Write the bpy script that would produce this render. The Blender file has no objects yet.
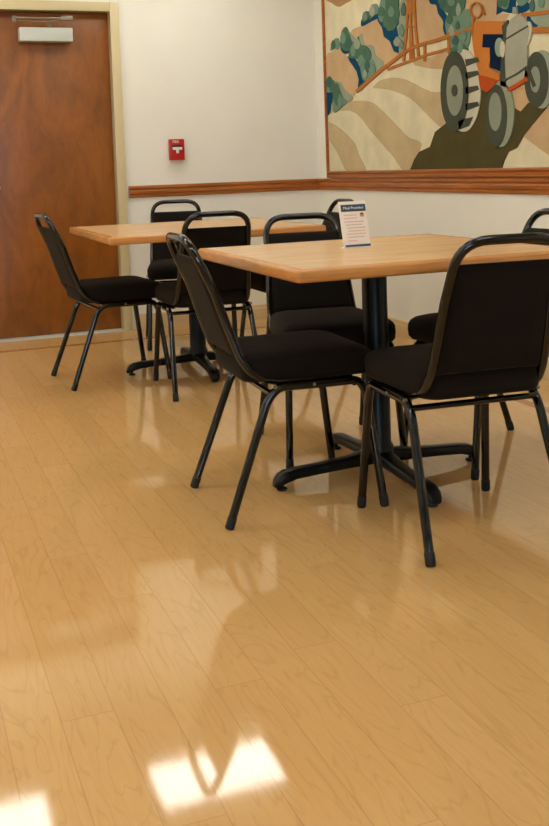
import bpy, bmesh, math, random
from mathutils import Vector, Matrix
random.seed(7)
PI = math.pi
S = bpy.context.scene
COL = S.collection

# ------------------------------------------------------------------ camera
F_PX, W_PX, H_PX = 1013.0, 549.0, 826.0
yaw, pitch, roll, cam_h = 1.208, 0.067, -0.035, 1.023
cy_, sy_, cp_, sp_ = math.cos(yaw), math.sin(yaw), math.cos(pitch), math.sin(pitch)
fwd = Vector((cy_ * cp_, sy_ * cp_, -sp_)); rt = Vector((sy_, -cy_, 0)); up = rt.cross(fwd)
r2 = rt * math.cos(roll) + up * math.sin(roll)
u2 = -rt * math.sin(roll) + up * math.cos(roll)
cam = bpy.data.cameras.new('camera')
cam.sensor_fit = 'VERTICAL'; cam.sensor_height = 36.0
cam.lens = F_PX / H_PX * 36.0
cam.shift_y = -(413.0 - 234.2) / H_PX
cam.clip_start = 0.05
camo = bpy.data.objects.new('camera', cam); COL.objects.link(camo)
m = Matrix((r2, u2, -fwd)).transposed().to_4x4(); m.translation = Vector((0, 0, cam_h))
camo.matrix_world = m
S.camera = camo

# ------------------------------------------------------------------ world and exposure
w = bpy.data.worlds.new('world'); S.world = w; w.use_nodes = True
bg = w.node_tree.nodes['Background']
bg.inputs[0].default_value = (0.55, 0.75, 1.0, 1); bg.inputs[1].default_value = 11.0
S.view_settings.view_transform = 'Standard'; S.view_settings.look = 'None'
S.view_settings.exposure = 0.20; S.view_settings.gamma = 1.0
S.view_settings.use_curve_mapping = False
S.cycles.max_bounces = 8; S.cycles.diffuse_bounces = 5
S.cycles.use_denoising = True
LAMP_STRENGTH = 8.0
LAMP_COLOR = (1.0, 1.0, 0.94, 1)

# ------------------------------------------------------------------ materials
def lin(c):
    return tuple((v / 255 / 12.92 if v / 255 <= .04045 else ((v / 255 + .055) / 1.055) ** 2.4) for v in c) + (1,)

class NT:
    def __init__(s, name):
        s.m = bpy.data.materials.new(name); s.m.use_nodes = True
        s.t = s.m.node_tree; s.p = s.t.nodes['Principled BSDF']
    def n(s, typ, **kw):
        nd = s.t.nodes.new(typ)
        for k, v in kw.items(): setattr(nd, k, v)
        return nd
    def l(s, a, b): s.t.links.new(a, b)
    def coords(s, scale=(1, 1, 1), rot=(0, 0, 0)):
        tc = s.n('ShaderNodeTexCoord'); mp = s.n('ShaderNodeMapping')
        mp.inputs['Scale'].default_value = scale; mp.inputs['Rotation'].default_value = rot
        s.l(tc.outputs['Object'], mp.inputs['Vector']); return mp.outputs['Vector']
    def noise(s, vec, scale, detail=4, rough=.5, dist=0):
        n = s.n('ShaderNodeTexNoise'); n.inputs['Scale'].default_value = scale
        n.inputs['Detail'].default_value = detail; n.inputs['Roughness'].default_value = rough
        n.inputs['Distortion'].default_value = dist
        s.l(vec, n.inputs['Vector']); return n.outputs['Fac']
    def ramp(s, fac, stops):
        r = s.n('ShaderNodeValToRGB'); e = r.color_ramp.elements
        e[0].position, e[0].color = stops[0]; e[1].position, e[1].color = stops[-1]
        for p, c in stops[1:-1]:
            x = e.new(p); x.color = c
        s.l(fac, r.inputs['Fac']); return r.outputs['Color']
    def mix(s, a, b, fac, mode='MIX'):
        x = s.n('ShaderNodeMix', data_type='RGBA', blend_type=mode)
        for sock, v in ((x.inputs[0], fac), (x.inputs[6], a), (x.inputs[7], b)):
            if hasattr(v, 'links'): s.l(v, sock)
            else: sock.default_value = v
        return x.outputs[2]
    def bump(s, h, strength, dist=.002):
        b = s.n('ShaderNodeBump'); b.inputs['Strength'].default_value = strength
        b.inputs['Distance'].default_value = dist
        s.l(h, b.inputs['Height']); s.l(b.outputs['Normal'], s.p.inputs['Normal'])
    def fin(s, col=None, rough=.5, metal=0, spec=None, coat=None, coat_r=.05):
        if col is not None:
            if hasattr(col, 'links'): s.l(col, s.p.inputs['Base Color'])
            else: s.p.inputs['Base Color'].default_value = col
        s.p.inputs['Roughness'].default_value = rough; s.p.inputs['Metallic'].default_value = metal
        if spec is not None: s.p.inputs['Specular IOR Level'].default_value = spec
        if coat is not None:
            s.p.inputs['Coat Weight'].default_value = coat; s.p.inputs['Coat Roughness'].default_value = coat_r
        return s.m

def paint(name, rgb, rough=.5, var=.04, bump=0, bscale=300, **kw):
    t = NT(name); v = t.coords()
    c = lin(rgb); d = tuple(x * (1 - var * 2) for x in c[:3]) + (1,)
    n = t.noise(v, 3, 3)
    col = t.ramp(n, [(.3, d), (.7, c)])
    if bump: t.bump(t.noise(v, bscale, 2), bump, .001)
    return t.fin(col, rough, **kw)

def wood(name, dark, light, scale=(1, 12, 12), nscale=3, rough=.35, dist=1.2, bump=.05, coat=None):
    t = NT(name); v = t.coords(scale)
    a = t.noise(v, nscale, 6, .6, dist); b = t.noise(v, nscale * 6, 3, .5)
    c1 = t.ramp(a, [(.3, lin(dark)), (.68, lin(light))])
    c2 = t.mix(c1, t.ramp(b, [(.35, (.75, .72, .68, 1)), (.6, (1, 1, 1, 1))]), .5, 'MULTIPLY')
    if bump: t.bump(b, bump, .0008)
    return t.fin(c2, rough, coat=coat)

def floor_material():
    t = NT('maple_laminate')
    tc = t.n('ShaderNodeTexCoord'); sp = t.n('ShaderNodeSeparateXYZ'); t.l(tc.outputs['Object'], sp.inputs[0])
    def mth(op, a, b=None):
        x = t.n('ShaderNodeMath', operation=op)
        for i, v in enumerate((a, b)):
            if v is None: continue
            if hasattr(v, 'links'): t.l(v, x.inputs[i])
            else: x.inputs[i].default_value = v
        return x.outputs[0]
    # rows of planks 10 cm wide running along Y, each row shifted by its own amount
    xr = mth('MULTIPLY', mth('ADD', sp.outputs['X'], 9.953), 10.0)
    row = mth('FLOOR', xr); fx = mth('FRACT', xr)
    wn = t.n('ShaderNodeTexWhiteNoise', noise_dimensions='1D'); t.l(row, wn.inputs['W'])
    yl = mth('MULTIPLY', mth('ADD', mth('ADD', sp.outputs['Y'], 20.0), mth('MULTIPLY', wn.outputs['Value'], 1.2)), 1 / 1.2)
    seg = mth('FLOOR', yl); fy = mth('FRACT', yl)
    cm = t.n('ShaderNodeCombineXYZ'); t.l(row, cm.inputs[0]); t.l(seg, cm.inputs[1])
    w2 = t.n('ShaderNodeTexWhiteNoise', noise_dimensions='3D'); t.l(cm.outputs[0], w2.inputs['Vector'])
    pid = w2.outputs['Value']
    # seams
    ex = mth('MINIMUM', fx, mth('SUBTRACT', 1.0, fx)); ey = mth('MULTIPLY', mth('MINIMUM', fy, mth('SUBTRACT', 1.0, fy)), 12.0)
    seam = mth('LESS_THAN', mth('MINIMUM', ex, ey), .012)
    # grain
    off = t.n('ShaderNodeCombineXYZ'); t.l(mth('MULTIPLY', pid, 37.0), off.inputs[0]); t.l(mth('MULTIPLY', pid, 91.0), off.inputs[1])
    va = t.n('ShaderNodeVectorMath', operation='ADD'); t.l(tc.outputs['Object'], va.inputs[0]); t.l(off.outputs[0], va.inputs[1])
    mp = t.n('ShaderNodeMapping'); mp.inputs['Scale'].default_value = (9, 1.6, 1); t.l(va.outputs[0], mp.inputs['Vector'])
    g = t.noise(mp.outputs[0], 1.0, 3, .5, .6)
    rings = mth('FRACT', mth('MULTIPLY', g, 11.0))
    gr = t.ramp(rings, [(0, (.80, .78, .72, 1)), (.14, (1, 1, 1, 1)), (.9, (1, 1, 1, 1)), (1, (.88, .86, .82, 1))])
    m2 = t.n('ShaderNodeMapping'); m2.inputs['Scale'].default_value = (90, 8, 1); t.l(va.outputs[0], m2.inputs['Vector'])
    fine = t.noise(m2.outputs[0], 1.0, 3)
    base = t.ramp(pid, [(0, lin((202, 158, 99))), (.5, lin((205, 162, 103))), (1, lin((208, 165, 107)))])
    c = t.mix(base, gr, .55, 'MULTIPLY')
    c = t.mix(c, t.ramp(fine, [(.3, (.9, .88, .85, 1)), (.65, (1, 1, 1, 1))]), .5, 'MULTIPLY')
    c = t.mix(c, lin((150, 104, 55)), mth('MULTIPLY', seam, .30))
    # dark inlaid border strip, 6 cm wide, following the back and right walls
    X, Y = sp.outputs['X'], sp.outputs['Y']
    bx = mth('MULTIPLY', mth('LESS_THAN', mth('ABSOLUTE', mth('SUBTRACT', X, 2.445)), .026), mth('LESS_THAN', Y, 6.06))
    by = mth('MULTIPLY', mth('LESS_THAN', mth('ABSOLUTE', mth('SUBTRACT', Y, 6.035)), .028), mth('LESS_THAN', X, 2.47))
    c = t.mix(c, lin((168, 106, 52)), mth('MULTIPLY', mth('MAXIMUM', bx, by), .85))
    # height: planks sit at slightly different tilts, with a light long wave
    tilt = mth('MULTIPLY', mth('SUBTRACT', pid, .5), mth('MULTIPLY', fx, .012))
    wave = t.noise(tc.outputs['Object'], 14, 2)
    m3 = t.n('ShaderNodeMapping'); m3.inputs['Scale'].default_value = (3, 1, 1); t.l(tc.outputs['Object'], m3.inputs['Vector'])
    wv2 = t.noise(m3.outputs[0], 30, 2)
    h = mth('ADD', mth('ADD', mth('MULTIPLY', wave, .035), mth('MULTIPLY', wv2, .02)), mth('ADD', tilt, mth('MULTIPLY', seam, -.22)))
    t.bump(h, .55, .0022)
    t.fin(c, .13, spec=.65)
    t.l(mth('ADD', .035, mth('MULTIPLY', fine, .05)), t.p.inputs['Roughness'])
    return t.m

def rug(name, rgb):
    t = NT(name); v = t.coords()
    n = t.noise(v, 7, 3); f = t.noise(v, 160, 2)
    c = lin(rgb); d = tuple(x * .86 for x in c[:3]) + (1,)
    col = t.ramp(n, [(.32, d), (.66, c)])
    col = t.mix(col, t.ramp(f, [(.3, (.8, .8, .8, 1)), (.6, (1, 1, 1, 1))]), .6, 'MULTIPLY')
    t.bump(f, .6, .003)
    return t.fin(col, .95, spec=.1)

def fabric(name, rgb, lighter):
    t = NT(name); v = t.coords()
    a = t.n('ShaderNodeTexWave'); a.inputs['Scale'].default_value = 110; t.l(v, a.inputs['Vector'])
    b = t.n('ShaderNodeTexWave', bands_direction='Z'); b.inputs['Scale'].default_value = 110; t.l(v, b.inputs['Vector'])
    w_ = t.mix(a.outputs['Color'], b.outputs['Color'], .5)
    col = t.mix(lin(rgb), lin(lighter), w_)
    t.bump(w_, .3, .001)
    t.p.inputs['Sheen Weight'].default_value = .03; t.p.inputs['Sheen Roughness'].default_value = .5
    t.p.inputs['Sheen Tint'].default_value = (1, .75, .5, 1)
    return t.fin(col, .9, spec=.15)

M = dict(
    floor=floor_material(),
    wall=paint('cream_wall_paint', (232, 229, 215), .55, .02, .15, 250),
    ceiling=paint('white_ceiling_tile', (225, 222, 212), .9, .03, .4, 120),
    frame_paint=paint('cream_door_frame_paint', (205, 190, 146), .35, .03),
    door=wood('orange_brown_door_veneer', (116, 66, 17), (152, 89, 24), (2.6, 2.6, 1.1), 2.0, .32, .9, .02),
    trim=wood('stained_oak_trim', (138, 74, 24), (184, 108, 42), (10, 1, 14), 3, .3, .6),
    trim_x=wood('stained_oak_trim_along_x', (138, 74, 24), (184, 108, 42), (1, 10, 14), 3, .3, .6),
    baseboard=paint('tan_vinyl_baseboard', (208, 180, 134), .45, .03),
    threshold=paint('grey_metal_threshold', (190, 186, 172), .35, .05, metal=.2),
    closer=paint('grey_closer_enamel', (190, 194, 184), .4, .03),
    steel=paint('brushed_steel', (150, 140, 120), .35, .05, metal=.9),
    black=paint('gloss_black_enamel', (3, 5, 5), .07, .02, spec=.5),
    iron=paint('black_cast_iron', (7, 11, 12), .34, .05, .25, 90, spec=.22),
    rubber=paint('black_rubber', (14, 13, 12), .7, .03),
    fabric=fabric('dark_brown_woven_fabric', (12, 9, 7), (25, 18, 12)),
    table=wood('light_oak_laminate', (208, 166, 116), (230, 190, 140), (1, 14, 1), 3.2, .24, .5, .0),
    table_edge=wood('honey_oak_edge', (182, 120, 60), (206, 145, 80), (1, 3, 30), 3.5, .25, .5, .02),
    red=paint('red_plastic', (176, 18, 14), .3, .03),
    white=paint('white_plastic', (230, 226, 216), .35, .02),
    dark=paint('dark_recess', (28, 20, 18), .6, .03),
    card=paint('white_card', (238, 226, 212), .4, .02),
    navy_ink=paint('navy_ink', (28, 68, 96), .45, .02),
    pink_ink=paint('pink_ink', (226, 168, 152), .5, .02),
    grey_ink=paint('grey_ink', (196, 178, 166), .5, .02),
    orange_ink=paint('orange_ink', (206, 140, 50), .5, .02),
    maroon_ink=paint('maroon_ink', (84, 40, 36), .5, .02),
)
RUG = dict(cream=(222, 212, 176), sand=(198, 176, 134), brown=(172, 136, 90), tan=(200, 168, 126), blue=(18, 72, 104), pale=(150, 158, 136),
           moss=(70, 104, 92), sage=(112, 142, 120), green=(80, 112, 90), olive=(84, 76, 44), rust=(178, 114, 54), bone=(202, 196, 172), dark=(76, 80, 66),
           grey=(142, 150, 130), orange=(200, 124, 56), redorange=(186, 82, 34), navy=(12, 34, 62), silver=(166, 166, 146), sage2=(146, 162, 138))
RM = {k: rug('hooked_wool_' + k, v) for k, v in RUG.items()}
def lamp_mat():
    t = NT('lamp_diffuser'); t.p.inputs['Base Color'].default_value = (.9, .9, .9, 1)
    t.p.inputs['Emission Color'].default_value = LAMP_COLOR; t.p.inputs['Emission Strength'].default_value = LAMP_STRENGTH
    return t.m
M['lamp'] = lamp_mat()
def glass_mat():
    t = NT('added_window_glass'); tr = t.n('ShaderNodeBsdfTransparent'); gl = t.n('ShaderNodeBsdfGlossy'); gl.inputs['Roughness'].default_value = .02
    mx = t.n('ShaderNodeMixShader'); mx.inputs[0].default_value = .08
    t.l(tr.outputs[0], mx.inputs[1]); t.l(gl.outputs[0], mx.inputs[2])
    t.l(mx.outputs[0], t.t.nodes['Material Output'].inputs['Surface']); return t.m
M['glass'] = glass_mat()

# ------------------------------------------------------------------ mesh helpers
def obj(name, bm, mat, parent=None, smooth=True, angle=40):
    bmesh.ops.recalc_face_normals(bm, faces=bm.faces)
    me = bpy.data.meshes.new(name); bm.to_mesh(me); bm.free()
    mats = mat if isinstance(mat, (list, tuple)) else [mat]
    for mm in mats: me.materials.append(mm)
    if smooth:
        for p in me.polygons: p.use_smooth = True
        me.set_sharp_from_angle(angle=math.radians(angle))
    o = bpy.data.objects.new(name, me); COL.objects.link(o)
    if parent: o.parent = parent
    return o
def empty(name, loc=(0, 0, 0), rz=0.0):
    o = bpy.data.objects.new(name, None); COL.objects.link(o); o.empty_display_size = .1
    o.location = loc; o.rotation_euler = (0, 0, rz); return o
def tag(o, label=None, cat=None, group=None, kind=None):
    for k, v in (('label', label), ('category', cat), ('group', group), ('kind', kind)):
        if v: o[k] = v
    return o
def box(bm, x0, x1, y0, y1, z0, z1, bev=0, seg=2, mi=0):
    v = [bm.verts.new(p) for p in ((x0, y0, z0), (x1, y0, z0), (x1, y1, z0), (x0, y1, z0), (x0, y0, z1), (x1, y0, z1), (x1, y1, z1), (x0, y1, z1))]
    fs = [bm.faces.new([v[i] for i in f]) for f in ((3, 2, 1, 0), (4, 5, 6, 7), (0, 1, 5, 4), (1, 2, 6, 5), (2, 3, 7, 6), (3, 0, 4, 7))]
    for f in fs: f.material_index = mi
    if bev:
        es = list({e for f in fs for e in f.edges})
        bmesh.ops.bevel(bm, geom=es, offset=bev, segments=seg, affect='EDGES', profile=.6)
def nb(): return bmesh.new()
def B(*a, **k):
    bm = nb(); box(bm, *a, **k); return bm
def catmull(pts, n=6, closed=False):
    out = []; N = len(pts)
    P = lambda i: Vector(pts[i % N]) if closed else Vector(pts[max(0, min(N - 1, i))])
    for i in range(N if closed else N - 1):
        p0, p1, p2, p3 = P(i - 1), P(i), P(i + 1), P(i + 2)
        for k in range(n):
            t = k / n
            out.append(.5 * ((2 * p1) + (-p0 + p2) * t + (2 * p0 - 5 * p1 + 4 * p2 - p3) * t * t + (-p0 + 3 * p1 - 3 * p2 + p3) * t ** 3))
    if not closed: out.append(P(N - 1))
    return out
def fillet(pts, r, n=6):
    """polyline with its inner corners rounded by radius r (number or per-point list)"""
    pts = [Vector(p) for p in pts]; out = [pts[0]]
    for i in range(1, len(pts) - 1):
        ri = r[i] if isinstance(r, (list, tuple)) else r
        a, b, c = pts[i - 1], pts[i], pts[i + 1]
        d1 = (a - b).normalized(); d2 = (c - b).normalized(); ang = d1.angle(d2)
        if ri <= 0 or ang > PI - .02: out.append(b); continue
        L = min(ri / math.tan(ang / 2), (a - b).length * .49, (c - b).length * .49)
        p, q = b + d1 * L, b + d2 * L
        for k in range(n + 1):
            t = k / n; out.append(p * (1 - t) ** 2 + b * 2 * t * (1 - t) + q * t * t)
    out.append(pts[-1]); return out
def tube(bm, pts, r, seg=12, cap=True):
    pts = [Vector(p) for p in pts]; N = len(pts); rings = []
    t0 = (pts[1] - pts[0]).normalized()
    ref = Vector((0, 0, 1)) if abs(t0.z) < .9 else Vector((1, 0, 0))
    nrm = t0.cross(ref).normalized(); prev = t0
    for i, p in enumerate(pts):
        t = (pts[min(i + 1, N - 1)] - pts[max(i - 1, 0)]).normalized()
        nrm = (prev.rotation_difference(t) @ nrm); nrm = (nrm - t * nrm.dot(t)).normalized(); prev = t
        bi = t.cross(nrm); rr = r[i] if isinstance(r, (list, tuple)) else r
        rings.append([bm.verts.new(p + (nrm * math.cos(a) + bi * math.sin(a)) * rr) for a in (2 * PI * k / seg for k in range(seg))])
    for a, b in zip(rings, rings[1:]):
        for k in range(seg): bm.faces.new((a[k], a[(k + 1) % seg], b[(k + 1) % seg], b[k]))
    if cap: bm.faces.new(rings[0][::-1]); bm.faces.new(rings[-1])
def T(pts, r, **k):
    bm = nb(); tube(bm, pts, r, **k); return bm
def lathe(bm, prof, seg=24, c=(0, 0)):
    rings = [[bm.verts.new((c[0] + r * math.cos(2 * PI * k / seg), c[1] + r * math.sin(2 * PI * k / seg), z)) for k in range(seg)] for r, z in prof]
    for a, b in zip(rings, rings[1:]):
        for k in range(seg): bm.faces.new((a[k], a[(k + 1) % seg], b[(k + 1) % seg], b[k]))
    bm.faces.new(rings[0][::-1]); bm.faces.new(rings[-1])
def rrect(hx, hy, r, n=5):
    out = []
    for cx, cy, a0 in ((hx - r, hy - r, 0), (-hx + r, hy - r, PI / 2), (-hx + r, -hy + r, PI), (hx - r, -hy + r, 1.5 * PI)):
        for k in range(n + 1):
            a = a0 + PI / 2 * k / n; out.append((cx + r * math.cos(a), cy + r * math.sin(a)))
    return out
def loft(bm, loops, closed_profile=False, caps=True):
    L = [[bm.verts.new(p) for p in lp] for lp in loops]; n = len(L[0])
    pairs = list(zip(L, L[1:])) + ([(L[-1], L[0])] if closed_profile else [])
    for a, b in pairs:
        for k in range(n): bm.faces.new((a[k], a[(k + 1) % n], b[(k + 1) % n], b[k]))
    if caps and not closed_profile: bm.faces.new(L[0][::-1]); bm.faces.new(L[-1])
def poly_prism(bm, pts3, depth):
    """planar outline pts3 extruded by the vector depth"""
    a = [bm.verts.new(p) for p in pts3]; b = [bm.verts.new(Vector(p) + depth) for p in pts3]; n = len(a)
    bm.faces.new(a); bm.faces.new(b[::-1])
    for k in range(n): bm.faces.new((a[k], b[k], b[(k + 1) % n], a[(k + 1) % n]))
def text(name, body, size, mat, parent, loc, rot, extrude=.0006, align='CENTER', sx=1):
    cu = bpy.data.curves.new(name, 'FONT'); cu.body = body; cu.size = size; cu.extrude = extrude
    cu.align_x = align; cu.align_y = 'CENTER'
    tmp = bpy.data.objects.new(name, cu); COL.objects.link(tmp)
    dg = bpy.context.evaluated_depsgraph_get(); me = bpy.data.meshes.new_from_object(tmp.evaluated_get(dg))
    bpy.data.objects.remove(tmp); me.materials.clear(); me.materials.append(mat)
    o = bpy.data.objects.new(name, me); COL.objects.link(o); o.parent = parent
    o.location = loc; o.rotation_euler = rot; o.scale = (sx, 1, 1); return o
def struct(o): o['kind'] = 'structure'; return o

# ------------------------------------------------------------------ room shell
XR, YB, XL, YF, HC = 2.769, 6.40, -3.6, -3.2, 2.6
DX0, DX1, DZ = .448, 1.366, 2.029         # door opening between the jambs
struct(obj('floor', B(XL - .1, XR + .1, YF - .1, YB + .25, -.1, 0), M['floor'], smooth=False))
struct(obj('ceiling', B(XL - .1, XR + .1, YF - .1, YB + .25, HC, HC + .1), M['ceiling'], smooth=False))
struct(obj('wall_right', B(XR, XR + .1, YF - .1, YB, 0, HC), M['wall'], smooth=False))
struct(obj('wall_left', B(XL - .1, XL, YF - .1, YB, 0, HC), M['wall'], smooth=False))
bm = nb()
box(bm, XL - .1, DX0 - .03, YB, YB + .14, 0, HC); box(bm, DX1 + .03, XR + .1, YB, YB + .14, 0, HC); box(bm, DX0 - .03, DX1 + .03, YB, YB + .14, DZ + .03, HC)
box(bm, XL - .1, XR + .1, YB + .14, YB + .25, 0, HC)
struct(obj('wall_back', bm, M['wall'], smooth=False))
WX0, WX1, WZ0, WZ1 = -2.2, .2, .95, 2.15   # added, unseen window behind the viewer, for bluish glints and cool fill
bm = nb()
box(bm, XL, WX0, YF - .1, YF, 0, HC); box(bm, WX1, XR, YF - .1, YF, 0, HC); box(bm, WX0, WX1, YF - .1, YF, 0, WZ0); box(bm, WX0, WX1, YF - .1, YF, WZ1, HC)
struct(obj('wall_front', bm, M['wall'], smooth=False))
bm = nb()
for a in ((WX0, WX0 + .05, WZ0, WZ1), (WX1 - .05, WX1, WZ0, WZ1), (WX0 + .05, WX1 - .05, WZ0, WZ0 + .05), (WX0 + .05, WX1 - .05, WZ1 - .05, WZ1), ((WX0 + WX1) / 2 - .03, (WX0 + WX1) / 2 + .03, WZ0 + .05, WZ1 - .05)):
    box(bm, a[0], a[1], YF - .09, YF - .01, a[2], a[3])
win = struct(obj('added_window_1', bm, M['white'], smooth=False))
obj('added_window_glass', B(WX0 + .05, WX1 - .05, YF - .055, YF - .05, WZ0 + .05, WZ1 - .05), M['glass'], win, smooth=False)

def rail_profile(d=.022, h=.075):
    # (depth from wall, height) closed outline
    return [(0, 0), (d * .45, 0), (d * .6, h * .06), (d * .6, h * .18), (d * .42, h * .22), (d * .42, h * .27), (d * .75, h * .33), (d * .8, h * .52), (d * .6, h * .64),
            (d * .6, h * .70), (d * .95, h * .76), (d, h * .84), (d * .95, h * .96), (d * .8, h), (0, h)]
def sweep_x(prof, x0, x1, y, z, sgn=-1):
    bm = nb(); loft(bm, [[(x, y + sgn * d, z + h) for d, h in prof] for x in (x0, x1)]); return bm
def sweep_y(prof, y0, y1, x, z):
    bm = nb(); loft(bm, [[(x - d, y, z + h) for d, h in prof] for y in (y0, y1)]); return bm
struct(obj('trim_1', sweep_x(rail_profile(), 1.441, XR - .001, YB, .853), M['trim_x'], angle=25))
struct(obj('trim_2', sweep_y(rail_profile(), YF, YB - .023, XR, .853), M['trim'], angle=25))
bp = [(0, 0), (.012, 0), (.012, .07), (.009, .075), (.009, .092), (.004, .098), (0, .098)]
struct(obj('baseboard_back', sweep_x(bp, 1.449, XR - .001, YB, 0), M['baseboard'], angle=25))
struct(obj('baseboard_right', sweep_y(bp, YF, YB - .013, XR, 0), M['baseboard'], angle=25))
struct(obj('baseboard_left_of_door', sweep_x(bp, XL, DX0 - .085, YB, 0), M['baseboard'], angle=25)).name = 'baseboard_back_left'

# ------------------------------------------------------------------ door with its frame
door = struct(obj('door_1', B(DX0 + .003, DX1 - .003, YB + .045, YB + .09, .012, DZ - .004, bev=.002), M['door']))
bm = nb()   # steel frame: face, jamb return and stop as one U
fo = .058
for x0, x1, z0, z1 in ((DX0 - fo, DX0, 0, DZ + fo), (DX1, DX1 + fo, 0, DZ + fo), (DX0, DX1, DZ, DZ + fo)):
    box(bm, x0, x1, YB - .022, YB + .0, z0, z1, bev=.003)
for x0, x1, z0, z1 in ((DX0 - .028, DX0, 0, DZ), (DX1, DX1 + .028, 0, DZ), (DX0 - .028, DX1 + .028, DZ, DZ + .028)):
    box(bm, x0, x1, YB - .012, YB + .139, z0, z1)
for x0, x1, z0, z1 in ((DX0, DX0 + .014, 0, DZ), (DX1 - .014, DX1, 0, DZ), (DX0 + .014, DX1 - .014, DZ - .014, DZ)):
    box(bm, x0, x1, YB + .091, YB + .139, z0, z1)
obj('door_frame', bm, M['frame_paint'], door)
bm = nb(); loft(bm, [[(x, YB + .0 + y, z) for y, z in ((-.02, .001), (-.01, .009), (.05, .011), (.11, .011), (.13, .001))] for x in (DX0, DX1)])
obj('threshold', bm, M['threshold'], door)
cl = obj('door_closer', B(.803, 1.127, YB - .035, YB + .044, 1.838, 1.922, bev=.006), M['closer'], door); cl['label'] = 'grey enamelled closer box'
bm = nb()
box(bm, .768, 1.11, YB - .03, YB - .012, 1.975, 1.984, bev=.002); box(bm, .768, .79, YB - .03, YB + .0, 1.955, 1.99, bev=.002)
tube(bm, [(1.09, YB - .02, 1.977), (.98, YB - .022, 1.955), (.80, YB - .022, 1.962)], .006, seg=8)
tube(bm, [(.99, YB - .005, 1.92), (.99, YB - .02, 1.958)], .011, seg=10)
box(bm, 1.06, 1.13, YB - .034, YB - .023, 1.968, 1.995, bev=.002)
obj('closer_arm', bm, M['steel'], cl)
bm = nb()
tube(bm, [(.52, YB + .05, .95), (.52, YB + .01, .95)], .026, seg=20); tube(bm, fillet([(.52, YB + .02, .95), (.52, YB - .012, .95), (.645, YB - .012, .95)], .012), .009, seg=12)
obj('door_handle', bm, M['steel'], door)['label'] = 'steel lever handle'

# ------------------------------------------------------------------ fire alarm
al = empty('fire_alarm_pull_station', (1.761, YB, 1.084)); tag(al, 'small red fire alarm pull station with white T handle on the cream wall', 'fire alarm')
bm = nb(); box(bm, -.046, .046, -.012, 0, .004, .132, bev=.003); box(bm, -.05, .05, -.045, -.012, 0, .136, bev=.006); obj('housing', bm, M['red'], al)
obj('recess', B(-.034, .034, -.0465, -.044, .072, .098, bev=.001), M['dark'], al)
bm = nb(); box(bm, -.032, .032, -.056, -.046, .066, .084, bev=.003); box(bm, -.009, .009, -.055, -.046, .044, .066, bev=.002)
obj('pull_handle', bm, M['white'], al)['label'] = 'white T-shaped pull handle'
text('lettering', 'FIRE', .024, M['white'], al, (-.008, -.0455, .118), (PI / 2, 0, 0))
bm = nb(); box(bm, -.04, .04, -.03, 0, -.012, .004, bev=.002); obj('back_box', bm, M['card'], al)['label'] = 'cream back box under the red housing'

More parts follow.
